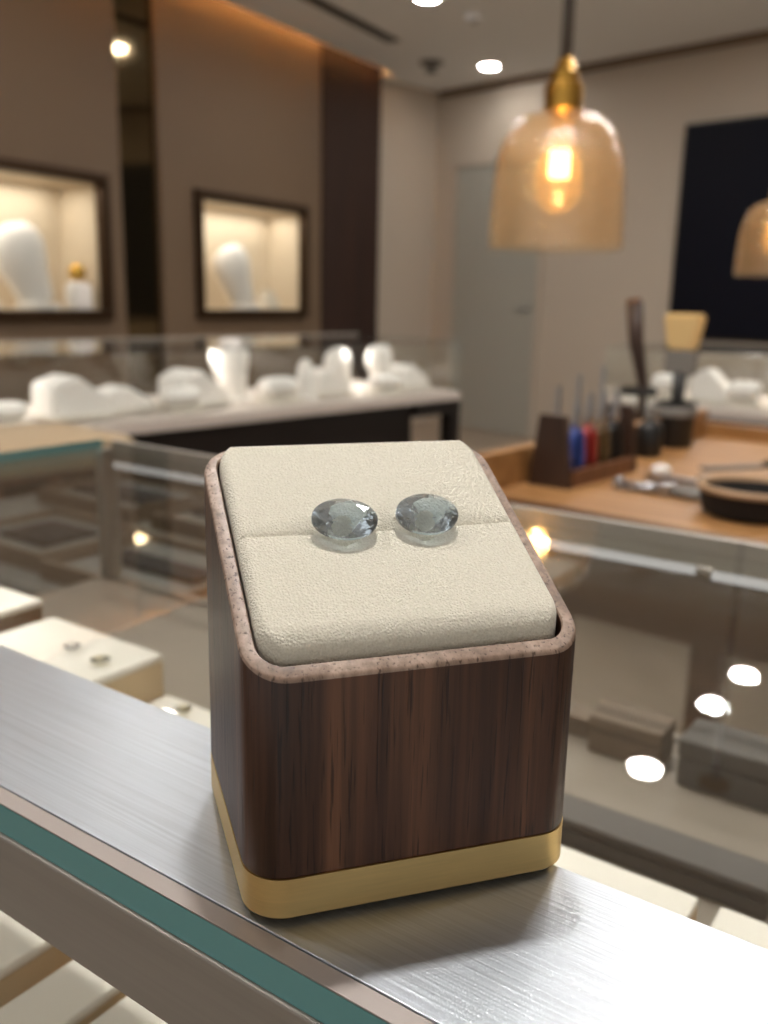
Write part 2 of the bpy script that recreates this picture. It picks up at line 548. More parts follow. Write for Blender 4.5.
# grey flush door in the back wall
bm = BM()
box(bm, 0.20, 0.235, -0.025, 0.0, 0, 2.13); box(bm, 1.085, 1.12, -0.025, 0.0, 0, 2.13); box(bm, 0.20, 1.12, -0.025, 0.0, 2.10, 2.13)
fr = struct(place(obj('door_1', bm, MT['wall_cream']), BW0, BWA))
leaf = obj('door_leaf', bx(0.24, 1.08, -0.012, 0.0, 0.005, 2.095, bev=0.002), MT['door'], fr)
bm = BM(); tube(bm, [(1.02, -0.012, 1.0), (1.02, -0.05, 1.0), (0.93, -0.05, 1.0)], 0.009)
obj('door_handle', bm, MT['tool_steel'], fr, True)

# ceiling: stops short of the panelling, leaving a cove with a hidden light strip
GAP = 0.11
q0 = LWW(-12, GAP, 0); q1 = LWW(0.03, GAP, 0); q2 = LWW(0.03, -0.4, 0); q3 = LWW(2.5, -0.4, 0)
poly = [q0, Vector((-2, -4.5, 0)), Vector((9, -4.5, 0)), Vector((9, 11, 0)), q3, q2, q1]
bm = BM(); loops(bm, [[(p.x, p.y, CEIL) for p in poly], [(p.x, p.y, CEIL + 0.10) for p in poly]])
struct(obj('ceiling', bm, MT['ceiling']))
bm = BM(); box(bm, -12, 0.03, -0.45, 0.35, CEIL + 0.26, CEIL + 0.30); box(bm, -12, 0.03, -0.45, -0.42, CEIL + 0.10, CEIL + 0.26)
box(bm, 0.03, 0.06, -0.45, 0.35, CEIL + 0.10, CEIL + 0.30)
struct(place(obj('trim_4', bm, MT['ceiling']), LW0, LWA))
strip = obj('cove_light_strip', bx(-8.9, -0.05, -0.19, -0.16, CEIL + 0.10, CEIL + 0.112), MT['led_warm'])
place(strip, LW0, LWA)
tag(strip, 'amber light strip glowing in the ceiling cove along the brown wall panels', 'strip light')

# ------------------------------------------------------------------ ceiling fittings
def make_downlight(x, y, w, label):
    r = thing('downlight', label, 'ceiling light', (x, y, CEIL), 0, 'recessed ceiling downlights')
    b = BM(); lathe(b, [(0.078, -0.004), (0.080, 0.0), (0.060, 0.0), (0.060, -0.004)], 32, cap0=False, cap1=False)
    # closed trim ring
    b.free(); b = BM()
    prof = [(0.062, 0.0), (0.080, 0.0), (0.079, -0.004), (0.062, -0.006)]
    lathe(b, prof + [prof[0]], 32, cap0=False, cap1=False)
    obj('trim_ring', b, MT['lamp_ring'], r, 30)
    b = BM(); lathe(b, [(0.001, -0.001), (0.061, -0.001), (0.061, -0.003), (0.001, -0.003)], 32)
    key = 'lamp_%d' % w
    if key not in MT:
        MT[key] = emat('downlight_glow', (1.0, 0.97, 0.93, 1), w * 6.6)
    obj('diffuser', b, MT[key], r)
    return r
for x, y, w, lab in DOWNLIGHTS:
    make_downlight(x, y, w, lab)

r = thing('sprinkler_head', 'dark round fitting on the ceiling near the room corner', 'sprinkler', (0.27, 7.05, CEIL))
b = BM(); lathe(b, [(0.085, 0.0), (0.085, -0.012), (0.05, -0.03), (0.02, -0.035)], 24)
obj('rose', b, MT['grey_plastic'], r, 30)
b = BM(); lathe(b, [(0.018, -0.035), (0.016, -0.06), (0.045, -0.064), (0.045, -0.068), (0.01, -0.07)], 20)
obj('deflector', b, MT['black'], r, 30)
r = thing('smoke_detector', 'faint grey round fitting on the ceiling beside the downlight', 'smoke detector', (0.47, 5.92, CEIL))
b = BM(); lathe(b, [(0.06, 0.0), (0.06, -0.012), (0.052, -0.03), (0.02, -0.036)], 28)
obj('housing', b, MT['ceiling'], r, 30)
b = BM(); lathe(b, [(0.02, -0.036), (0.018, -0.042), (0.002, -0.043)], 16)
obj('sensor', b, MT['grey_plastic'], r, 30)
r = thing('air_slot', 'long dark slot vent running across the pale ceiling', 'vent', (-0.28, 6.02, CEIL), math.radians(61))
obj('frame', bx(-0.72, 0.58, -0.05, 0.05, -0.006, 0.0, bev=0.002), MT['grey_plastic'], r)
obj('slot', bx(-0.70, 0.56, -0.032, 0.032, -0.008, -0.005), MT['black'], r)
obj('slat', bx(-0.70, 0.56, -0.004, 0.004, -0.011, -0.007), MT['grey_plastic'], r)

# ------------------------------------------------------------------ lit wall niches
def niche(s0, s1, label):
    w = s1 - s0
    o = LWW(s0, 0, 0)
    r = thing('display_niche', label, 'display niche', (o.x, o.y, NZ0), LWA, 'lit wall niches')
    h = NZ1 - NZ0
    t, D = 0.10, 0.30
    f = BM()
    e = 0.055
    for a in ((0, w, 0, e), (0, w, h - e, h), (0, e, e, h - e), (w - e, w, e, h - e)):
        box(f, a[0], a[1], -0.035, 0.02, a[2], a[3], bev=0.004)
    obj('frame', f, MT['bronze'], r)
    b = BM()
    i0, i1, j0, j1 = e - 0.005, w - e + 0.005, e - 0.005, h - e + 0.005
    box(b, i0, i1, D - 0.01, D, j0, j1)
    box(b, i0, i0 + 0.01, 0.02, D - 0.01, j0, j1); box(b, i1 - 0.01, i1, 0.02, D - 0.01, j0, j1)
    box(b, i0, i1, 0.02, D - 0.01, j0, j0 + 0.01); box(b, i0, i1, 0.02, D - 0.01, j1 - 0.01, j1)
    obj('lining', b, MT['niche'], r)
    obj('pane', bx(i0, i1, 0.0, 0.006, j0, j1), MT['pane'], r)
    c = LWW((s0 + s1) / 2, -0.15, NZ1 - e - 0.02)
    area('niche_lamp', c, w * 0.8, 0.16, 3.0 * w, (1.0, 0.93, 0.83), (0, 0, -1), LWA)
    return r
niche(NL[0], NL[1], 'lit beige wall niche with dark frame at the left edge of the photo')
niche(NR[0], NR[1], 'smaller lit beige wall niche with dark frame beside the dark wood panel')

def make_bust(label, h, loc, rz, group, lean=0.3, base=True):
    r = thing('necklace_bust', label, 'jewellery display', loc, rz, group)
    b = BM()
    mt = Matrix.Translation((0, 0, 0.05 * h)) @ Matrix.Rotation(lean, 4, 'Y')
    lathe(b, [(0.10 * h, 0.0), (0.24 * h, 0.02 * h), (0.25 * h, 0.12 * h), (0.28 * h, 0.32 * h), (0.34 * h, 0.52 * h), (0.37 * h, 0.68 * h),
              (0.33 * h, 0.83 * h), (0.22 * h, 0.94 * h), (0.07 * h, 0.98 * h)], 28, 1.0, 0.6, mt)
    obj('form', b, MT['white_disp'], r, True)
    b = BM(); lathe(b, [(0.30 * h, 0.0), (0.30 * h, 0.05 * h), (0.26 * h, 0.07 * h)], 28, 1.0, 0.7)
    obj('foot', b, MT['white_disp'], r, 40)
    return r
NF = NZ0 + 0.06
p = LWW(-3.17, -0.10, NF)
make_bust('white necklace bust leaning in the niche at the left edge', 0.42, p, LWA, 'white busts in the niches', lean=-0.38)
p = LWW(-1.52, -0.10, NF)
make_bust('white necklace bust leaning in the niche beside the dark panel', 0.41, p, LWA, 'white busts in the niches', lean=-0.45)
# small gold-capped stand in the left niche
p = LWW(-2.95, -0.05, NF)
r = thing('ring_stand', 'small white stand with a gold ball on top in the left niche', 'jewellery display', p, LWA)
b = BM(); lathe(b, [(0.07, 0), (0.07, 0.11), (0.055, 0.13), (0.03, 0.14)], 24); obj('stand', b, MT['white_disp'], r, 40)
b = BM(); lathe(b, [(0.012, 0.138), (0.036, 0.155), (0.048, 0.185), (0.036, 0.215), (0.012, 0.232)], 20); obj('ball', b, MT['gold'], r, True)
p = LWW(-1.24, -0.12, NF)
r = thing('ring_block', 'small pale stepped block beside the bust in the right niche', 'jewellery display', p, LWA)
obj('block', bx(-0.07, 0.07, -0.05, 0.05, 0, 0.06, bev=0.005), MT['cream_pad'], r)
obj('step', bx(-0.045, 0.045, -0.03, 0.04, 0.06, 0.12, bev=0.005), MT['cream_pad'], r)
p = LWW(-3.52, -0.12, NF)
r = thing('bracelet_ramp', 'low white ramp beside the bust in the left niche', 'jewellery display', p, LWA)
b = BM(); prism(b, [(-0.1, 0), (0.1, 0), (0.1, 0.03), (-0.1, 0.12)], -0.06, 0.06); obj('ramp', b, MT['white_disp'], r)
b = BM(); box(b, -0.1, 0.1, -0.06, -0.052, 0, 0.02); obj('lip', b, MT['cream_pad'], r)

# ------------------------------------------------------------------ wall screen
o = Vector(BW0) + Vector((math.cos(BWA), math.sin(BWA), 0)) * 2.225
r = thing('wall_screen', 'large dark rectangular screen on the wall behind the workbench', 'screen', (o.x, o.y, T - 0.12), BWA)
obj('frame', bx(0, 1.75, -0.05, 0.0, 0, 1.38, bev=0.006), MT['black'], r)
obj('panel', bx(0.02, 1.73, -0.056, -0.049, 0.02, 1.36), MT['tv'], r)

# ------------------------------------------------------------------ the left showcase along the panelled wall
LCA = math.radians(47.6)
LC0 = Vector((-0.815, 2.072, 0))
def LCW(a, c, z):
    return Vector((LC0.x + a * math.cos(LCA) - c * math.sin(LCA), LC0.y + a * math.sin(LCA) + c * math.cos(LCA), z))
r = thing('glass_showcase', 'long dark showcase with glass top and white displays by the panelled wall', 'showcase', LC0, LCA)
A0, A1, DC = -1.5, 1.60, 0.52
DZ = T - 0.20
GZ = T - 0.022
obj('deck', bx(A0, A1, 0.0, DC, DZ - 0.03, DZ, bev=0.003), MT['white_deck'], r)
obj('cabinet', bx(A0, 1.36, 0.02, DC, 0.06, DZ - 0.03, bev=0.004), MT['espresso'], r)
obj('plinth', bx(A0, 1.34, 0.05, DC - 0.03, 0.0, 0.06), MT['black'], r)
obj('apron', bx(1.36, A1, 0.0, DC, DZ - 0.075, DZ - 0.03), MT['espresso'], r)
for yy in (0.0, DC - 0.05):
    obj('leg', bx(A1 - 0.05, A1, yy, yy + 0.05, 0, DZ - 0.075, bev=0.003), MT['espresso'], r)
obj('glass_top', bx(A0, A1, 0.0, DC, GZ - 0.008, GZ), MT['pane'], r)
obj('glass_front', bx(A0, A1, 0.0, 0.006, DZ, GZ - 0.008), MT['pane'], r)
obj('glass_end', bx(A1 - 0.006, A1, 0.006, DC - 0.006, DZ, GZ - 0.008), MT['pane'], r)
obj('glass_back', bx(A0, A1, DC - 0.006, DC, DZ, GZ - 0.008), MT['pane'], r)
b = BM()
box(b, A0, A1, DC - 0.012, DC + 0.006, GZ - 0.02, GZ + 0.002)
obj('rear_rail', b, MT['rail_steel'], r)

def ramp_disp(label, loc, rz, w, h, group):
    r = thing('display_ramp', label, 'jewellery display', loc, rz, group)
    b = BM(); prism(b, [(-w / 2, 0), (w / 2, 0), (w / 2, h * 0.35), (-w * 0.1, h), (-w / 2, h * 0.8)], -w * 0.35, w * 0.35)
    bmesh.ops.remove_doubles(b, verts=b.verts[:], dist=1e-6)
    bmesh.ops.bevel(b, geom=b.edges[:], offset=0.008, segments=3, affect='EDGES')
    obj('ramp', b, MT['white_disp'], r, 40)
    b = BM(); box(b, -w * 0.55, w * 0.55, -w * 0.42, w * 0.42, 0, 0.008, bev=0.002)
    obj('pad', b, MT['cream_pad'], r)
    # ramp sits on the pad
    r.children[0].location = (0, 0, 0.008)
    return r
def cone_disp(label, loc, rz, h, group):
    r = thing('ring_cone', label, 'jewellery display', loc, rz, group)
    b = BM(); lathe(b, [(0.34 * h, 0), (0.34 * h, 0.06 * h), (0.30 * h, 0.09 * h)], 24); obj('foot', b, MT['white_disp'], r, 40)
    b = BM(); lathe(b, [(0.26 * h, 0.09 * h), (0.23 * h, 0.45 * h), (0.17 * h, 0.85 * h), (0.10 * h, 0.97 * h), (0.03 * h, 1.0 * h)], 24); obj('cone', b, MT['white_disp'], r, 40)
    return r
def pillow_disp(label, loc, rz, w, h, group):
    r = thing('bracelet_pillow', label, 'jewellery display', loc, rz, group)
    b = BM(); box(b, -w / 2, w / 2, -w * 0.32, w * 0.32, 0, h * 0.2, bev=0.004); obj('tray', b, MT['cream_pad'], r)
    b = BM()
    mt = Matrix.Translation((-w * 0.46, 0, h * 0.58)) @ Matrix.Rotation(PI / 2, 4, 'Y')
    lathe(b, [(0.12 * h, 0.0), (0.33 * h, 0.03 * w), (0.41 * h, 0.16 * w), (0.42 * h, 0.46 * w), (0.41 * h, 0.76 * w), (0.33 * h, 0.89 * w), (0.12 * h, 0.92 * w)], 24, 0.92, 1.25, mt)
    obj('roll', b, MT['white_disp'], r, True)
    return r
G = 'white jewellery displays in the left showcase'
GR = LCA
ramp_disp('large white ramp near the left end of the left showcase', LCW(0.20, 0.16, DZ), GR, 0.17, 0.115, G)
pillow_disp('low white roll at the extreme left in the left showcase', LCW(0.00, 0.14, DZ), GR, 0.13, 0.06, G)
ramp_disp('white ramp second from the left in the left showcase', LCW(0.37, 0.20, DZ), GR, 0.14, 0.075, G)
pillow_disp('white roll between two ramps left of centre in the left showcase', LCW(0.50, 0.12, DZ), GR, 0.11, 0.07, G)
ramp_disp('wide white ramp with a rounded top, left of the tall bust', LCW(0.60, 0.20, DZ), GR, 0.17, 0.11, G)
make_bust('tallest white bust standing in the middle of the left showcase', 0.185, LCW(0.78, 0.24, DZ), GR, G, lean=-0.15)
pillow_disp('white roll right beside the tallest bust in the left showcase', LCW(0.86, 0.13, DZ), GR, 0.13, 0.08, G)
cone_disp('white ring cone just right of centre in the left showcase', LCW(0.99, 0.15, DZ), GR, 0.125, G)
ramp_disp('small white ramp right of the ring cone in the left showcase', LCW(1.11, 0.17, DZ), GR, 0.13, 0.095, G)
make_bust('white bust third from the right end of the left showcase', 0.15, LCW(1.23, 0.22, DZ), GR, G, lean=-0.3)
make_bust('white bust second from the right end of the left showcase', 0.16, LCW(1.40, 0.19, DZ), GR, G, lean=-0.25)
pillow_disp('white roll between the two right-hand busts of the left showcase', LCW(1.31, 0.10, DZ), GR, 0.12, 0.07, G)
ramp_disp('white ramp at the right end of the left showcase', LCW(1.50, 0.17, DZ), GR, 0.14, 0.09, G)
for a in (0.1, 0.8, 1.4):
    p = LCW(a, 0.40, GZ - 0.02)
    area('showcase_lamp', p, 0.6, 0.02, 1.3, (1.0, 0.95, 0.88), (0.25, -0.2, -1), LCA)

# ------------------------------------------------------------------ right showcase behind the bench
RCA = math.radians(-39)
RC0 = Vector((0.73, 3.10, 0))
def RCW(a, c, z):
    return Vector((RC0.x + a * math.cos(RCA) - c * math.sin(RCA), RC0.y + a * math.sin(RCA) + c * math.cos(RCA), z))
r = thing('glass_showcase', 'dark showcase with white displays behind the workbench below the screen', 'showcase', RC0, RCA)
RB1, RD = 2.2, 0.55
obj('deck', bx(0, RB1, 0.0, RD, DZ - 0.03, DZ, bev=0.003), MT['white_deck'], r)
obj('cabinet', bx(0, RB1, 0.02, RD, 0.0, DZ - 0.03, bev=0.004), MT['espresso'], r)
obj('glass_top', bx(0, RB1, 0.0, RD, GZ - 0.008, GZ), MT['pane'], r)
obj('glass_front', bx(0, RB1, 0.0, 0.006, DZ, GZ - 0.008), MT['pane'], r)
obj('glass_end', bx(0, 0.006, 0.006, RD - 0.006, DZ, GZ - 0.008), MT['pane'], r)
obj('glass_back', bx(0, RB1, RD - 0.006, RD, DZ, GZ - 0.008), MT['pane'], r)
obj('rear_rail', bx(0, RB1, RD - 0.012, RD + 0.006, GZ - 0.02, GZ + 0.002), MT['rail_steel'], r)
G = 'white jewellery displays in the right showcase'
pillow_disp('white roll in the right showcase seen left of the big brush', RCW(0.16, 0.18, DZ), RCA, 0.12, 0.09, G)
ramp_disp('white ramp in the right showcase just behind the brush jar', RCW(0.31, 0.18, DZ), RCA, 0.13, 0.115, G)
pillow_disp('white roll in the right showcase seen just right of the brush', RCW(0.42, 0.16, DZ), RCA, 0.10, 0.085, G)
make_bust('white bust second from the right edge in the right showcase', 0.15, RCW(0.56, 0.22, DZ), RCA, G, lean=-0.3)
ramp_disp('broad white ramp near the right edge in the right showcase', RCW(0.70, 0.18, DZ), RCA, 0.17, 0.12, G)
pillow_disp('low white roll at the right edge in the right showcase', RCW(0.84, 0.14, DZ), RCA, 0.14, 0.075, G)
area('showcase_lamp', RCW(0.6, 0.42, GZ - 0.02), 1.1, 0.02, 1.8, (1.0, 0.94, 0.86), (-0.1, -0.25, -1), RCA)

# ------------------------------------------------------------------ pendants
def make_pendant(loc, label, power):
    """loc = centre of the shade's lower rim"""
    r = thing('pendant_lamp', label, 'pendant lamp', loc, 0, 'amber glass pendants')
    b = BM()
    outer = [(0.130, 0.0), (0.131, 0.02), (0.129, 0.07), (0.126, 0.13), (0.122, 0.165), (0.113, 0.198), (0.098, 0.224), (0.076, 0.242), (0.046, 0.252), (0.026, 0.256)]
    inner = [(max(0.018, rr - 0.004), z + (0.0 if i < 5 else -0.003)) for i, (rr, z) in enumerate(outer)]
    prof = outer + inner[::-1] + [outer[0]]
    lathe(b, prof, 48, cap0=False, cap1=False)
    obj('shade', b, MT['amber'], r, True)
    b = BM(); lathe(b, [(0.016, 0.245), (0.036, 0.255), (0.037, 0.29), (0.035, 0.302), (0.027, 0.305), (0.027, 0.322), (0.020, 0.328), (0.014, 0.345), (0.009, 0.35)], 28)
    obj('socket', b, MT['pend_brass'], r, 35)
    b = BM(); lathe(b, [(0.020, 0.245), (0.021, 0.21), (0.034, 0.18), (0.046, 0.14), (0.044, 0.105), (0.028, 0.078), (0.004, 0.068)], 28, cap0=False)
    bulb = obj('bulb', b, MT['bulb_glass'], r, True)
    b = BM()
    for k in range(6):
        a = 2 * PI * k / 6
        tube(b, [(0.014 * math.cos(a), 0.014 * math.sin(a), 0.135), (0.014 * math.cos(a + .3), 0.014 * math.sin(a + .3), 0.182)], 0.006, 8)
    obj('filament', b, MT['filament'], bulb)
    top = CEIL - loc[2]
    b = BM(); tube(b, [(0, 0, 0.345), (0, 0, top - 0.02)], 0.0115, 12)
    obj('cord', b, MT['cord'], r, True)
    b = BM(); lathe(b, [(0.012, top - 0.03), (0.06, top - 0.022), (0.062, top)], 28)
    obj('ceiling_rose', b, MT['pend_brass'], r, 35)
    l = bpy.data.lights.new('pendant_glow', 'POINT'); l.energy = power; l.color = (1.0, 0.66, 0.34); l.shadow_soft_size = 0.02
    lo = bpy.data.objects.new('pendant_glow', l); lo.location = (loc[0], loc[1], loc[2] + 0.155); COL.objects.link(lo)
    return r
make_pendant((0.325, 1.872, T + 0.218), 'amber glass dome pendant hanging lit in the upper middle', 5.0)
make_pendant((1.347, 3.312, T + 0.218), 'amber glass dome pendant cut off by the right edge before the screen', 5.0)

# ================================================================== WORKBENCH
BNA = math.radians(-40)
BN0 = Vector((0.19, 1.26, 0))
BZ = T - 0.15
def BNW(a, c, z):
    return Vector((BN0.x + a * math.cos(BNA) - c * math.sin(BNA), BN0.y + a * math.sin(BNA) + c * math.cos(BNA), z))
r = thing('workbench', 'golden wooden jeweller workbench behind the glass counter', 'workbench', BN0, BNA)
obj('top', bx(-0.05, 1.9, -0.01, 0.80, BZ - 0.035, BZ, bev=0.003), MT['bench'], r)
obj('front_edge', bx(-0.05, 1.9, -0.022, -0.01, BZ - 0.045, BZ + 0.002, bev=0.002), MT['bench_dark'], r)
obj('side_board', bx(-0.07, -0.05, -0.022, 0.82, BZ - 0.045, BZ + 0.055, bev=0.003), MT['bench'], r)
obj('back_board', bx(-0.05, 1.9, 0.80, 0.82, BZ - 0.045, BZ + 0.03, bev=0.003), MT['bench'], r)
obj('apron', bx(0.0, 1.88, 0.02, 0.04, BZ - 0.16, BZ - 0.035), MT['bench_dark'], r)
for a in (0.0, 1.82):
    for c in (0.02, 0.72):
        obj('leg', bx(a, a + 0.06, c, c + 0.06, 0, BZ - 0.035, bev=0.004), MT['bench_dark'], r)

# caddy of pliers: local x runs from its near left end to its far right end
ca = Vector((0.243, 1.334, BZ)); 
CDA = math.atan2(1.501 - 1.334, 0.388 - 0.243)
r = thing('tool_caddy', 'dark wooden tool caddy full of pliers on the workbench', 'tool holder', ca, CDA)
CW = 0.034
def endpanel(x):
    b = BM()
    bb = bmesh.new()
    pts = [(-CW, 0), (CW, 0), (CW * 0.62, 0.107), (-CW * 0.62, 0.107)]
    for sx in (0,):
        a = [bb.verts.new((x, y, z)) for y, z in pts]
        c = [bb.verts.new((x + 0.012, y, z)) for y, z in pts]
        bb.faces.new(a); bb.faces.new(c[::-1])
        for k in range(4):
            bb.faces.new((a[k], c[k], c[(k + 1) % 4], a[(k + 1) % 4]))
    merge(b, bb)
    return obj('end_panel', b, MT['caddy'], r)
endpanel(0.0); endpanel(0.21)
obj('base_board', bx(0.012, 0.21, -CW + 0.004, CW - 0.004, 0.0, 0.010), MT['caddy'], r)
obj('front_rail', bx(0.012, 0.21, -CW, -CW + 0.008, 0.0, 0.026, bev=0.0015), MT['handle_wood'], r)
obj('rear_rail', bx(0.012, 0.21, CW - 0.012, CW - 0.004, 0.0, 0.05, bev=0.0015), MT['caddy'], r)
obj('hanging_bar', bx(0.012, 0.21, -0.006, 0.006, 0.062, 0.074, bev=0.0015), MT['caddy'], r)

def pliers(label, loc, rz, mat, tilt=0.12, h=0.125):
    """pliers standing with the grips down and the jaws up"""
    p = thing('pliers', label, 'pliers', loc, rz, 'pliers in the caddy')
    for s in (-1, 1):
        b = BM()
        tube(b, [(s * 0.012, 0, 0.0), (s * 0.017, 0, 0.025), (s * 0.014, 0, 0.055), (s * 0.005, 0, 0.078)], [0.0066, 0.0078, 0.0070, 0.0045], 10)
        obj('grip', b, mat, p, True)
    b = BM()
    lathe(b, [(0.002, -0.005), (0.010, -0.004), (0.010, 0.004), (0.002, 0.005)], 18, mtx=Matrix.Translation((0, 0, 0.082)) @ Matrix.Rotation(PI / 2, 4, 'X'))
    for s in (-1, 1):
        tube(b, [(s * 0.004, 0, 0.086), (s * 0.0055, 0, 0.10), (s * 0.002, 0, h)], [0.0045, 0.004, 0.0018], 8)
    obj('jaws', b, MT['tool_steel'], p, 40)
    p.rotation_euler = (tilt, 0, rz)
    return p
cdir = Vector((math.cos(CDA), math.sin(CDA), 0)); cn = Vector((-math.sin(CDA), math.cos(CDA), 0))
for u, v, mk, lab in ((0.045, -0.017, 'blue', 'blue handled pliers in the near end of the wooden caddy'),
                      (0.083, -0.017, 'red', 'red handled pliers next to the blue ones in the caddy'),
                      (0.122, -0.017, 'yellowgrip', 'brown handled pliers right of the red ones in the caddy'),
                      (0.165, -0.017, 'black', 'black handled pliers at the far end of the caddy')):
    p = ca + cdir * u + cn * v + Vector((0, 0, 0.0115))
    pliers(lab, p, CDA, MT[mk], tilt=0.0)
for u, hh, lab in ((0.04, 0.135, 'black handled file standing at the near end behind the pliers'),
                   (0.10, 0.15, 'black handled file standing behind the red pliers in the caddy'),
                   (0.175, 0.16, 'black handled file standing tallest at the far end of the caddy')):
    p = ca + cdir * u + cn * 0.014 + Vector((0, 0, 0.0105))
    r = thing('hand_file', lab, 'file', p, CDA, 'files in the caddy')
    b = BM(); lathe(b, [(0.004, 0.0), (0.007, 0.01), (0.008, 0.04), (0.005, 0.065)], 12); obj('handle', b, MT['black'], r, True)
    obj('blade', bx(-0.004, 0.004, -0.0015, 0.0015, 0.065, hh), MT['tool_steel'], r)

# black cup with the big brush and the wooden stick
cup = Vector((0.556, 1.76, BZ))
r = thing('tool_cup', 'black cup with a grey band holding the wide brush', 'cup', cup)
b = BM(); lathe(b, [(0.036, 0.0), (0.038, 0.004), (0.040, 0.085), (0.036, 0.085), (0.034, 0.008), (0.002, 0.006)], 28, cap1=True); obj('body', b, MT['black'], r, 40)
b = BM(); lathe(b, [(0.0402, 0.060), (0.042, 0.062), (0.042, 0.078), (0.0404, 0.08), (0.0402, 0.060)], 28, cap0=False, cap1=False); obj('band', b, MT['grey_plastic'], r, 40)
r = thing('wide_brush', 'wide brush with cream bristles standing upright in the black cup', 'brush', cup + Vector((0.004, 0, 0.0082)), BNA)
b = BM(); tube(b, [(0, 0, 0.0), (0, 0, 0.07), (0, 0, 0.135)], [0.008, 0.011, 0.014], 14); obj('handle', b, MT['black'], r, True)
obj('ferrule', bx(-0.030, 0.030, -0.011, 0.011, 0.13, 0.175, bev=0.004), MT['grey_plastic'], r)
b = BM(); bb = bmesh.new()
bmesh.ops.create_cube(bb, size=1.0)
for v in bb.verts:
    k = 0.5 + v.co.z
    v.co = Vector((v.co.x * (0.056 + 0.022 * k), v.co.y * (0.020 + 0.012 * k), 0.174 + 0.070 * k))
bmesh.ops.bevel(bb, geom=bb.edges[:], offset=0.006, segments=3, affect='EDGES')
merge(b, bb); obj('bristles', b, MT['bristle'], r, 40)

jar = Vector((0.50, 1.82, BZ))
r = thing('glass_jar', 'glass jar holding a brown wooden stick beside the brush cup', 'jar', jar)
b = BM(); lathe(b, [(0.030, 0.0), (0.034, 0.004), (0.034, 0.105), (0.031, 0.105), (0.031, 0.007), (0.002, 0.006)], 28, cap1=True); obj('body', b, MT['pane'], r, 40)
b = BM(); lathe(b, [(0.0345, 0.092), (0.037, 0.094), (0.037, 0.104), (0.0345, 0.106), (0.0345, 0.092)], 28, cap0=False, cap1=False); obj('rim_band', b, MT['black'], r, 40)
r = thing('wooden_mallet', 'brown wooden handled tool leaning upright in the glass jar', 'hand tool', jar + Vector((0.012, 0, 0.008)), BNA)
b = BM(); tube(b, [(0, 0, 0.0), (-0.004, 0, 0.10), (-0.026, 0, 0.185), (-0.036, 0, 0.262)], [0.006, 0.010, 0.015, 0.017], 14); obj('handle', b, MT['caddy'], r, True)
b = BM(); tube(b, [(-0.0362, 0, 0.262), (-0.0375, 0, 0.270)], [0.0172, 0.014], 14); obj('cap', b, MT['handle_wood'], r, True)
w2 = Vector((0.432, 1.70, BZ))
r = thing('porcelain_dish', 'small white round dish behind the tool caddy', 'dish', w2)
b = BM(); lathe(b, [(0.018, 0.0), (0.020, 0.004), (0.036, 0.026), (0.038, 0.030), (0.034, 0.029), (0.018, 0.009), (0.002, 0.008)], 28); obj('bowl', b, MT['white_disp'], r, 40)
b = BM(); lathe(b, [(0.014, 0.0085), (0.026, 0.020), (0.020, 0.030), (0.003, 0.034)], 20); obj('polishing_paste', b, MT['cream_pad'], r, True)
r = thing('ink_bottle', 'small dark bottle standing behind the far end of the caddy', 'bottle', Vector((0.475, 1.635, BZ)))
b = BM(); lathe(b, [(0.022, 0), (0.024, 0.004), (0.024, 0.05), (0.018, 0.06), (0.010, 0.064), (0.010, 0.072)], 24); obj('body', b, MT['black'], r, 40)
b = BM(); lathe(b, [(0.0125, 0.066), (0.0125, 0.088), (0.010, 0.09)], 20); obj('cap', b, MT['grey_plastic'], r, 40)

# silver hand tools lying on the bench
def lay(name, label, cat, p0, p1, z=BZ):
    a = Vector((p0[0], p0[1], z)); d = Vector((p1[0] - p0[0], p1[1] - p0[1], 0))
    return thing(name, label, cat, a, math.atan2(d.y, d.x)), d.length
r, L = lay('nose_pliers', 'silver pliers with a shiny rounded tip lying on the workbench', 'pliers', (0.350, 1.325), (0.50, 1.235))
b = BM(); tube(b, [(0, 0, 0.010), (0.03, 0.003, 0.009), (0.06, 0.004, 0.009)], [0.0055, 0.006, 0.008], 10); tube(b, [(0.008, -0.012, 0.010), (0.035, -0.006, 0.009), (0.06, -0.004, 0.009)], [0.005, 0.006, 0.008], 10)
obj('jaws', b, MT['tool_steel'], r, True)
b = BM(); lathe(b, [(0.002, 0.001), (0.014, 0.002), (0.014, 0.017), (0.002, 0.019)], 20, mtx=Matrix.Translation((0.066, 0, 0))); obj('pivot', b, MT['tool_steel'], r, 40)
b = BM(); lathe(b, [(0.002, -0.009), (0.007, -0.007), (0.009, 0.0), (0.007, 0.007), (0.002, 0.009)], 16, mtx=Matrix.Translation((-0.004, 0, 0.010))); obj('tip', b, MT['tool_steel'], r, True)
for s in (-1, 1):
    b = BM(); tube(b, [(0.07, s * 0.004, 0.009), (0.10, s * 0.016, 0.008), (0.15, s * 0.018, 0.007), (0.19, s * 0.012, 0.007)], [0.006, 0.007, 0.0065, 0.006], 10); obj('handle', b, MT['grey_plastic'], r, True)
r, L = lay('ring_clamp', 'silver clamp lying behind the shiny pliers on the workbench', 'clamp', (0.415, 1.41), (0.50, 1.31))
obj('bar', bx(0.0, 0.13, -0.009, 0.009, 0.0, 0.012, bev=0.002), MT['tool_steel'], r)
b = BM(); lathe(b, [(0.002, 0.012), (0.014, 0.0125), (0.015, 0.022), (0.006, 0.026)], 20, mtx=Matrix.Translation((0.02, 0, 0))); obj('knob', b, MT['white_disp'], r, 40)
obj('jaw', bx(0.09, 0.13, -0.014, 0.014, 0.012, 0.022, bev=0.002), MT['grey_plastic'], r)
r, L = lay('flat_file', 'flat grey file lying at the back right of the workbench', 'file', (0.53, 1.50), (0.70, 1.55))
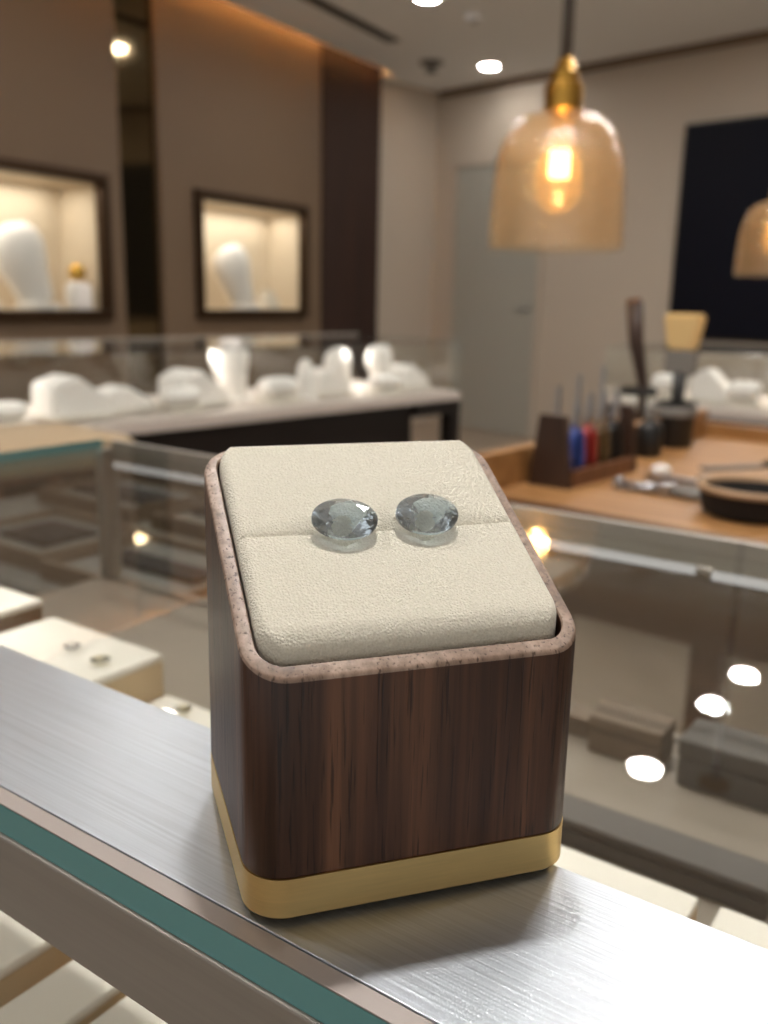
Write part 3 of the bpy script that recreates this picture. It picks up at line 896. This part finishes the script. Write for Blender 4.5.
obj('blade', bx(0.0, 0.12, -0.008, 0.008, 0.0, 0.006, bev=0.001), MT['grey_plastic'], r)
b = BM(); tube(b, [(0.12, 0, 0.007), (0.15, 0, 0.008), (0.20, 0, 0.007)], [0.005, 0.0078, 0.006], 12); obj('handle', b, MT['black'], r, True)

bowl = Vector((0.487, 1.175, BZ))
r = thing('leather_bowl', 'dark round leather bowl with a tan rim at the right of the workbench', 'bowl', bowl)
b = BM(); lathe(b, [(0.055, 0.0), (0.064, 0.006), (0.070, 0.034), (0.066, 0.036), (0.060, 0.012), (0.002, 0.009)], 36); obj('body', b, MT['black_velvet'], r, 40)
b = BM(); pr_ = [(0.0655, 0.034), (0.073, 0.034), (0.074, 0.039), (0.069, 0.042), (0.0655, 0.039)]
lathe(b, pr_ + [pr_[0]], 36, cap0=False, cap1=False); obj('rim', b, MT['tan_leather'], r, True)
r, L = lay('leather_strap', 'tan leather strap arching over the dark bowl on the workbench', 'strap', (0.46, 1.28), (0.66, 1.22))
b = BM()
arc = [(0.0, 0.0, 0.004), (0.03, 0, 0.010), (0.08, 0, 0.014), (0.14, 0, 0.014), (0.20, 0, 0.008), (0.24, 0, 0.004)]
for q0, q1 in zip(arc, arc[1:]):
    vs = [(q0[0], -0.012, q0[2]), (q1[0], -0.012, q1[2]), (q1[0], 0.012, q1[2]), (q0[0], 0.012, q0[2])]
    lo = [b.verts.new((x, y, z - 0.003)) for x, y, z in vs]; hi = [b.verts.new(v) for v in vs]
    b.faces.new(hi); b.faces.new(lo[::-1])
    for k in range(4):
        b.faces.new((lo[k], lo[(k + 1) % 4], hi[(k + 1) % 4], hi[k]))
obj('band', b, MT['tan_leather'], r)
b = BM(); box(b, 0.205, 0.235, -0.014, 0.014, 0.0065, 0.012, bev=0.001); obj('buckle', b, MT['tool_steel'], r)

# ================================================================== stool and low table seen past the counter
st = Vector((-0.70, 1.74, 0))
r = thing('bar_stool', 'beige padded stool standing beyond the glass counter on the left', 'stool', st, LCA)
sz = T - 0.15
b = BM(); loops(b, [[(x, y, sz - 0.05) for x, y in rrect(-0.16, 0.16, -0.16, 0.16, 0.05)],
                    [(x, y, sz - 0.015) for x, y in rrect(-0.165, 0.165, -0.165, 0.165, 0.05)],
                    [(x, y, sz - 0.004) for x, y in rrect(-0.155, 0.155, -0.155, 0.155, 0.05)],
                    [(x, y, sz) for x, y in rrect(-0.13, 0.13, -0.13, 0.13, 0.04)]])
obj('seat', b, MT['stool'], r, 40)
obj('seat_board', bx(-0.14, 0.14, -0.14, 0.14, sz - 0.065, sz - 0.05), MT['handle_wood'], r)
for sx in (-1, 1):
    for sy in (-1, 1):
        b = BM(); tube(b, [(sx * 0.12, sy * 0.12, sz - 0.064), (sx * 0.165, sy * 0.165, 0.0)], [0.017, 0.012], 12); obj('leg', b, MT['handle_wood'], r, True)
b = BM()
q = 0.153
tube(b, [(-q, -q, 0.27), (q, -q, 0.27)], 0.009); tube(b, [(q, -q, 0.27), (q, q, 0.27)], 0.009); tube(b, [(q, q, 0.27), (-q, q, 0.27)], 0.009); tube(b, [(-q, q, 0.27), (-q, -q, 0.27)], 0.009)
obj('foot_rail', b, MT['bronze'], r, True)

tz = T - 0.20
c = KW(-0.93, 0.80)
r = thing('side_table', 'low grey stone side table with trays behind the counter on the left', 'table', c, KROT)
obj('top', bx(-0.36, 0.50, -0.24, 0.25, tz - 0.03, tz, bev=0.004), MT['stone'], r)
obj('apron', bx(-0.33, 0.47, -0.22, 0.23, tz - 0.09, tz - 0.03), MT['grey_plastic'], r)
for sx in (-0.33, 0.43):
    for sy in (-0.22, 0.19):
        obj('leg', bx(sx, sx + 0.04, sy, sy + 0.04, 0, tz - 0.09, bev=0.003), MT['grey_plastic'], r)
def tray(label, e1, e2, w, dd, z, rz=KROT, h=0.022, pad='black_velvet', body='taupe_box', group='jewellery trays on the side table', pw=0.5, ph=0.5):
    p = KW(e1, e2, z)
    r = thing('jewelry_tray', label, 'tray', p, rz, group)
    b = BM(); t = 0.008
    box(b, -w / 2, w / 2, -dd / 2, dd / 2, 0, 0.006)
    box(b, -w / 2, w / 2, -dd / 2, -dd / 2 + t, 0.006, h); box(b, -w / 2, w / 2, dd / 2 - t, dd / 2, 0.006, h)
    box(b, -w / 2, -w / 2 + t, -dd / 2 + t, dd / 2 - t, 0.006, h); box(b, w / 2 - t, w / 2, -dd / 2 + t, dd / 2 - t, 0.006, h)
    obj('frame', b, MT[body], r)
    obj('liner', bx(-w / 2 + t, w / 2 - t, -dd / 2 + t, dd / 2 - t, 0.006, h - 0.008), MT['cream_pad' if pad == 'cream' else 'stone'], r)
    obj('insert', bx(-w / 2 * pw, w / 2 * pw, -dd / 2 * ph, dd / 2 * ph, h - 0.008, h - 0.002, bev=0.002), MT['black_velvet' if pad != 'cream' else 'brown_side'], r)
    return r
tray('taupe tray with black insert at the near left of the side table', -1.00, 0.68, 0.19, 0.16, tz)
tray('taupe tray with black insert left of the steel post', -0.78, 0.67, 0.22, 0.16, tz, pw=0.7, ph=0.25)
tray('taupe tray with brown insert right of the steel post', -0.52, 0.66, 0.16, 0.16, tz, pad='cream')
tray('taupe tray with black insert at the back left of the side table', -1.12, 0.90, 0.22, 0.16, tz, pw=0.8, ph=0.4)
tray('taupe tray with black insert at the back middle of the side table', -0.86, 0.90, 0.22, 0.16, tz, pw=0.8, ph=0.3)
tray('taupe tray with brown insert at the back right of the side table', -0.58, 0.90, 0.20, 0.16, tz, pad='cream')

# ================================================================== THE GLASS COUNTER
CE0, CE1 = -0.635, 1.3
E2N, E2F = 0.1105, 0.494
DECK = T - 0.12
ctr = thing('glass_counter', 'glass topped jewellery counter with a brushed steel strip under the walnut box', 'counter', (0, 0, 0), KROT)
b = BM()
box(b, CE0, CE1, E2N, E2F - 0.006, T - 0.0085, T - 0.0007)
bmesh.ops.recalc_face_normals(b, faces=b.faces[:])
for f in b.faces:
    if abs(f.normal.z) < 0.5:
        f.material_index = 0 if f.normal.y > 0.5 else 1
obj('glass_top', b, None, ctr, mats=[MT['glass_face'], MT['glass_edge']])
obj('steel_strip', bx(CE0, CE1, 0.1152, 0.1690, T - 0.0007, T, bev=0.0002), MT['steel'], ctr)
obj('edge_trim', bx(CE0, CE1, E2N + 0.0001, 0.1150, T - 0.0007, T - 0.0004), MT['trim_silver'], ctr)
obj('front_rail', bx(CE0, CE1, E2N - 0.001, E2N + 0.008, T - 0.031, T - 0.0086, bev=0.0006), MT['rail_steel'], ctr)
obj('rail_flange', bx(CE0, CE1, E2N + 0.0080, 0.168, T - 0.0098, T - 0.0087), MT['rail_steel'], ctr)
obj('rear_rail', bx(CE0 + 0.012, CE1, E2F - 0.0055, E2F, T - 0.022, T - 0.0007, bev=0.001), MT['rail_steel'], ctr)
obj('front_glass', bx(CE0, CE1, E2N + 0.001, E2N + 0.006, DECK, T - 0.031), MT['pane'], ctr)
obj('rear_glass', bx(CE0 + 0.012, CE1, E2F - 0.012, E2F - 0.007, DECK, T - 0.0086), MT['pane'], ctr)
obj('post', bx(CE0, CE0 + 0.012, E2F - 0.014, E2F, DECK, T - 0.0086, bev=0.001), MT['rail_steel'], ctr)
obj('end_glass', bx(CE0 + 0.001, CE0 + 0.006, E2N + 0.006, E2F - 0.014, DECK, T - 0.0086), MT['pane'], ctr)
obj('deck', bx(CE0, CE1, E2N, E2F, DECK - 0.02, DECK), MT['taupe'], ctr)
obj('cabinet', bx(CE0, CE1, E2N + 0.004, E2F - 0.004, 0.08, DECK - 0.02), MT['cabinet'], ctr)
obj('plinth', bx(CE0, CE1, E2N + 0.04, E2F - 0.03, 0.0, 0.08), MT['black'], ctr)
tb = BM(); tube(tb, [(CE0 + .05, 0.462, T - 0.0135), (-0.126, 0.462, T - 0.0125)], 0.0026, 12)
obj('light_tube', tb, MT['tube'], ctr, 40)
tb = BM(); tube(tb, [(-0.118, 0.462, T - 0.0135), (CE1 - .05, 0.462, T - 0.0125)], 0.0026, 12)
obj('light_tube', tb, MT['tube'], ctr, 40)
tb = BM(); tube(tb, [(-0.126, 0.462, T - 0.0125), (-0.118, 0.462, T - 0.0125)], 0.0032, 12)
obj('tube_clip', tb, MT['rail_steel'], ctr, 40)
# the light bar under the steel strip that lights the pads
bar = obj('light_bar', bx(CE0 + .05, CE1 - .05, 0.129, 0.141, T - 0.0135, T - 0.0098), MT['grey_plastic'], ctr)
for a in (-0.36, 0.14, 0.64):
    p = KW(a, 0.135, T - 0.0150)
    area('counter_lamp', p, 0.48, 0.010, 0.17, (1.0, 0.97, 0.92), (0.03, 0.02, -1), KROT)

for a in (-0.3, 0.2, 0.7):  # added lamps that brighten the rear of the case beyond the tubes' glow
    p = KW(a, 0.456, T - 0.0195)
    area('rear_case_fill', p, 0.48, 0.008, 0.10, (1.0, 0.96, 0.9), (-0.1, -0.14, -1), KROT)
# riser and cream pads under the steel strip
RZ = T - 0.105
rs = obj('display_riser', bx(-0.62, 1.0, 0.1175, 0.312, DECK, RZ, bev=0.001), MT['brown_side'])
place(rs, (0, 0, 0), KROT)
tag(rs, 'long brown riser board under the row of cream pads in the counter', 'display riser')
def pad(e1a, e1b, top, label, side='tan_side', e2a=0.1185, e2b=0.302):
    p = KW((e1a + e1b) / 2, (e2a + e2b) / 2, RZ)
    w, dd, h = (e1b - e1a), (e2b - e2a), top - RZ
    r = thing('ring_pad', label, 'display pad', p, KROT, 'cream pads in the counter')
    obj('body', bx(-w / 2, w / 2, -dd / 2, dd / 2, 0, h - 0.004), MT[side], r)
    obj('cushion_top', bx(-w / 2 - 0.0003, w / 2 + 0.0003, -dd / 2 - 0.0003, dd / 2 + 0.0003, h - 0.004, h, bev=0.0015), MT['cream_pad'], r)
    return r
pad(-0.540, -0.456, T - 0.056, 'thickest cream pad with dark brown sides left of the box', 'brown_side')
pad(-0.445, -0.352, T - 0.064, 'cream pad with tan sides holding two loose gemstones')
pad(-0.349, -0.236, T - 0.086, 'thin cream pad just left of the walnut box behind the strip')
pad(-0.222, -0.202, T - 0.086, 'narrow cream bar under the steel strip at lower left')
pad(-0.196, -0.070, T - 0.086, 'wide cream pad right of the walnut box behind the strip')
pad(-0.062, 0.06, T - 0.086, 'cream pad at the right edge behind the steel strip')

# ------------------------------------------------------------------ gemstones
def gem_bm(a, bb, crown, pav, table=0.56, n=8):
    bm = bmesh.new()
    def P(rad, ang, z):
        return bm.verts.new((a * rad * math.cos(ang), bb * rad * math.sin(ang), z))
    st = 2 * PI / n
    g = 0.00035 * (a / 0.0073)
    T_ = [P(table, i * st, crown) for i in range(n)]
    Mi = [P(0.80, (i + .5) * st, crown * 0.62) for i in range(n)]
    N = 4 * n
    Gu = [P(1.0, k * 2 * PI / N, g) for k in range(N)]
    Gl = [P(1.0, k * 2 * PI / N, -g) for k in range(N)]
    Lo = [P(0.50, (i + .5) * st, -pav * 0.60) for i in range(n)]
    Lc = [P(0.20, i * st, -pav * 0.88) for i in range(n)]
    C = bm.verts.new((0, 0, -pav))
    bm.faces.new(T_)
    for i in range(n):
        j = (i + 1) % n
        h = (i - 1) % n
        bm.faces.new((T_[i], Mi[i], T_[j]))
        bm.faces.new((T_[i], Mi[h], Gu[4 * i])); bm.faces.new((T_[i], Gu[4 * i], Mi[i]))
        for q in range(4):
            bm.faces.new((Mi[i], Gu[(4 * i + q) % N], Gu[(4 * i + q + 1) % N]))
            bm.faces.new((Lo[i], Gl[(4 * i + q + 1) % N], Gl[(4 * i + q) % N]))
        bm.faces.new((Lc[i], Lo[i], Gl[4 * i])); bm.faces.new((Lc[i], Gl[4 * i], Lo[h]))
        bm.faces.new((Lc[i], Lc[j], Lo[i])); bm.faces.new((C, Lc[j], Lc[i]))
    for k in range(N):
        m = (k + 1) % N
        bm.faces.new((Gu[k], Gl[k], Gl[m], Gu[m]))
    return bm

gx = gem_bm(0.0046, 0.0037, 0.0013, 0.0026)
o = obj('loose_gemstone', gx, MT['clear']); p = KW(-0.3928, 0.2764, T - 0.064 + 0.0027); place(o, p, 0.3)
tag(o, 'small clear gemstone on the cream pad, the one farther left', 'gemstone', 'loose gemstones on the pad')
gx = gem_bm(0.0050, 0.0044, 0.0014, 0.0028)
o = obj('loose_gemstone', gx, MT['citrine']); p = KW(-0.3660, 0.2735, T - 0.064 + 0.0029); place(o, p, 0.1)
tag(o, 'small yellowish gemstone on the cream pad, the one nearer the box', 'gemstone', 'loose gemstones on the pad')
gx = gem_bm(0.0045, 0.0040, 0.0012, 0.0024)
o = obj('loose_gemstone', gx, MT['citrine']); p = KW(-0.3260, 0.2920, T - 0.086 + 0.0025); place(o, p, 0.4)
tag(o, 'small pale gemstone on the thin pad against the left side of the box', 'gemstone')

# boxes standing in the rear half of the case
def gift_box(label, e1, e2, w, dd, h, mat, rz=0.0):
    p = KW(e1, e2, DECK)
    r = thing('jewelry_case', label, 'box', p, KROT + rz, 'closed boxes in the counter')
    obj('body', bx(-w / 2, w / 2, -dd / 2, dd / 2, 0, h * 0.58, bev=0.0012), MT[mat], r)
    obj('lid', bx(-w / 2 - 0.0006, w / 2 + 0.0006, -dd / 2 - 0.0006, dd / 2 + 0.0006, h * 0.62, h, bev=0.002), MT[mat], r)
    obj('hinge_strip', bx(-w / 2 + .001, w / 2 - .001, -dd / 2 + .001, dd / 2 - .001, h * 0.57, h * 0.63), MT['bronze'], r)
    return r
gift_box('brown jewellery case in the counter right of the walnut box', -0.150, 0.455, 0.040, 0.024, 0.022, 'taupe_box')
gift_box('dark grey jewellery case in the counter near the right edge', -0.096, 0.452, 0.046, 0.030, 0.026, 'grey_box')
gift_box('small brown jewellery case farther back beside the walnut box', -0.215, 0.455, 0.026, 0.022, 0.014, 'taupe_box')
gift_box('tiny brown jewellery case between the larger brown case and the rear glass', -0.182, 0.462, 0.014, 0.014, 0.012, 'taupe_box')
gift_box('dark brown long case on the deck beside the riser at right', -0.110, 0.362, 0.11, 0.020, 0.014, 'grey_box')
gift_box('dark case at the far right of the deck behind the pads', -0.02, 0.39, 0.05, 0.035, 0.03, 'grey_box')

# ================================================================== THE WALNUT RING BOX
BXW, BXD, HF, HB = 0.0715, 0.0624, 0.0521, 0.0855
YAW = 0.3186
BX0 = Vector((-0.0246, 0.1543, T))
jb = thing('ring_box', 'walnut ring box with a slanted cream cushion and brass base on the steel strip', 'jewellery box', BX0, YAW)
def ztop(y):
    return HF + (HB - HF) * y / BXD
R = 0.0085
FOOT, BR = 0.0012, 0.0102
obj('foot_pad', bx(0.004, BXW - 0.004, 0.004, BXD - 0.004, 0.0, FOOT + 0.0005), MT['felt'], jb)
b = BM()
def rr(ins, rad, seg=10):
    return rrect(ins, BXW - ins, ins, BXD - ins, rad, seg)
loops(b, [[(x, y, FOOT) for x, y in rr(0.0006, R - 0.0006)],
          [(x, y, FOOT + 0.0006) for x, y in rr(0.0, R)],
          [(x, y, BR) for x, y in rr(0.0, R)]])
obj('brass_band', b, MT['brass'], jb, 35)
b = BM()
rim = 0.0032
ins0 = 0.0001
rings = [[(x, y, BR) for x, y in rr(0.0004, R - 0.0004)],
         [(x, y, BR + 0.0005) for x, y in rr(ins0, R)]]
for t in (1.0,):
    rings.append([(x, y, ztop(y) - 0.0007) for x, y in rr(ins0, R)])
rings.append([(x, y, ztop(y) - 0.0002) for x, y in rr(ins0 + 0.00025, R - 0.0002)])
rings.append([(x, y, ztop(y)) for x, y in rr(ins0 + 0.0007, R - 0.0006)])
def ri(ins, rad, seg=10):
    return rrect(ins, BXW - ins, ins, BXD - ins + 0.0012, rad, seg)
rings.append([(x, y, ztop(y)) for x, y in ri(rim - 0.0003, R - rim + 0.0003)])
rings.append([(x, y, ztop(y) - 0.0004) for x, y in ri(rim, R - rim)])
rings.append([(x, y, ztop(y) - 0.006) for x, y in ri(rim, R - rim)])
loops(b, rings)
b.normal_update()
for f in b.faces:
    if abs(f.normal.z) > 0.3 and f.calc_center_median().z > HF - 0.002 and len(f.verts) == 4:
        f.material_index = 1  # upward rim faces take the end grain with light painted in
obj('body', b, None, jb, 28, mats=[MT['walnut'], MT['walnut_end_lit']])

# the two cushion halves, a puffed height field over a rounded rectangle, meeting in a slit
C_IN = rim + 0.0007
SX0, SX1, SY0, SY1 = C_IN - 0.0002, BXW - rim - 0.00015, C_IN + 0.0012, BXD - rim + 0.0010
SLIT = 0.0312
GEMS = ((0.0271, 0.0309), (0.0461, 0.0309))
SL = math.atan2(HB - HF, BXD)
def half(y0, y1, rear):
    bm = bmesh.new()
    nx, ny = 150, 60
    cr = 0.0056
    grid = []
    for j in range(ny + 1):
        # denser rows near both edges
        t = 0.5 - 0.5 * math.cos(PI * j / ny)
        y = y0 + (y1 - y0) * t
        xin = 0.0
        if not rear and y < y0 + cr:
            q = y0 + cr - y; xin = cr - math.sqrt(max(0, cr * cr - q * q))
        if rear and y > y1 - cr:
            q = y - (y1 - cr); xin = cr - math.sqrt(max(0, cr * cr - q * q))
        row = []
        for i in range(nx + 1):
            s = 0.5 - 0.5 * math.cos(PI * i / nx)
            x = SX0 + xin + (SX1 - SX0 - 2 * xin) * s
            u = (x - SX0) / (SX1 - SX0)
            bulge = math.sin(PI * min(1, max(0, u))) ** 0.8      # the slit opens towards the middle
            dx = min(x - SX0 - xin, SX1 - xin - x)
            if rear:
                do, dsl = y1 - y, y - y0
                rs = 0.0010 + 0.0050 * bulge
                ds = 0.0005 + 0.0033 * bulge
            else:
                do, dsl = y - y0, y1 - y
                rs = 0.0006 + 0.0008 * bulge
                ds = 0.0003 + 0.0010 * bulge
            def rnd(d, Rr):
                k = 1 - min(1, max(0, d) / Rr)
                return 1 - math.sqrt(max(0, 1 - k * k))
            h = 0.0030
            h -= 0.0030 * max(rnd(dx, 0.0022), rnd(do, 0.0024 if rear else 0.0034))
            h -= ds * rnd(dsl, rs)
            h += 0.0003 * math.sin(PI * u) * math.sin(PI * t)
            for gu, gv in GEMS:                      # the pit each stone sits in
                k = math.hypot((x - gu) / 0.0064, (y - gv) / 0.0056)
                if k < 1:
                    h -= 0.0032 * (1 - k) ** 0.8
            row.append(bm.verts.new((x, y, ztop(y) + h)))
        grid.append(row)
    for j in range(ny):
        for i in range(nx):
            bm.faces.new((grid[j][i], grid[j][i + 1], grid[j + 1][i + 1], grid[j + 1][i]))
    # skirt down into the recess
    per = [grid[0][i] for i in range(nx + 1)] + [grid[j][nx] for j in range(1, ny + 1)] + [grid[ny][i] for i in range(nx - 1, -1, -1)] + [grid[j][0] for j in range(ny - 1, 0, -1)]
    low = [bm.verts.new((v.co.x, v.co.y, ztop(v.co.y) - 0.0055)) for v in per]
    n = len(per)
    for k in range(n):
        bm.faces.new((per[k], low[k], low[(k + 1) % n], per[(k + 1) % n]))
    bm.faces.new(low)
    return bm
cu = obj('cushion_pad', half(SLIT + 0.0002, SY1, True), MT['cushion'], jb, 70)
cl = obj('cushion_pad', half(SY0, SLIT, False), MT['cushion'], jb, 70)

# ------------------------------------------------------------------ the pair of blue stones in the slit
def seat_gem(u, v, h, label, roll_=0.0, tilt=0.62):
    o = obj('oval_gemstone', gem_bm(0.00735, 0.0058, 0.0021, 0.0058, 0.54, 8), MT['aqua'])
    loc = Matrix.Translation(BX0) @ Matrix.Rotation(YAW, 4, 'Z') @ Matrix.Translation((u, v, ztop(v) + h)) @ Matrix.Rotation(tilt, 4, 'X') @ Matrix.Rotation(roll_, 4, 'Z')
    o.matrix_world = loc
    return tag(o, label, 'gemstone', 'pair of pale blue oval gemstones')
seat_gem(0.0271, 0.0306, 0.0060, 'faceted pale blue oval gemstone on the cushion, the one on the left', 0.0, 0.60)
seat_gem(0.0461, 0.0306, 0.0061, 'faceted pale blue oval gemstone on the cushion, the one on the right', 0.12, 0.62)
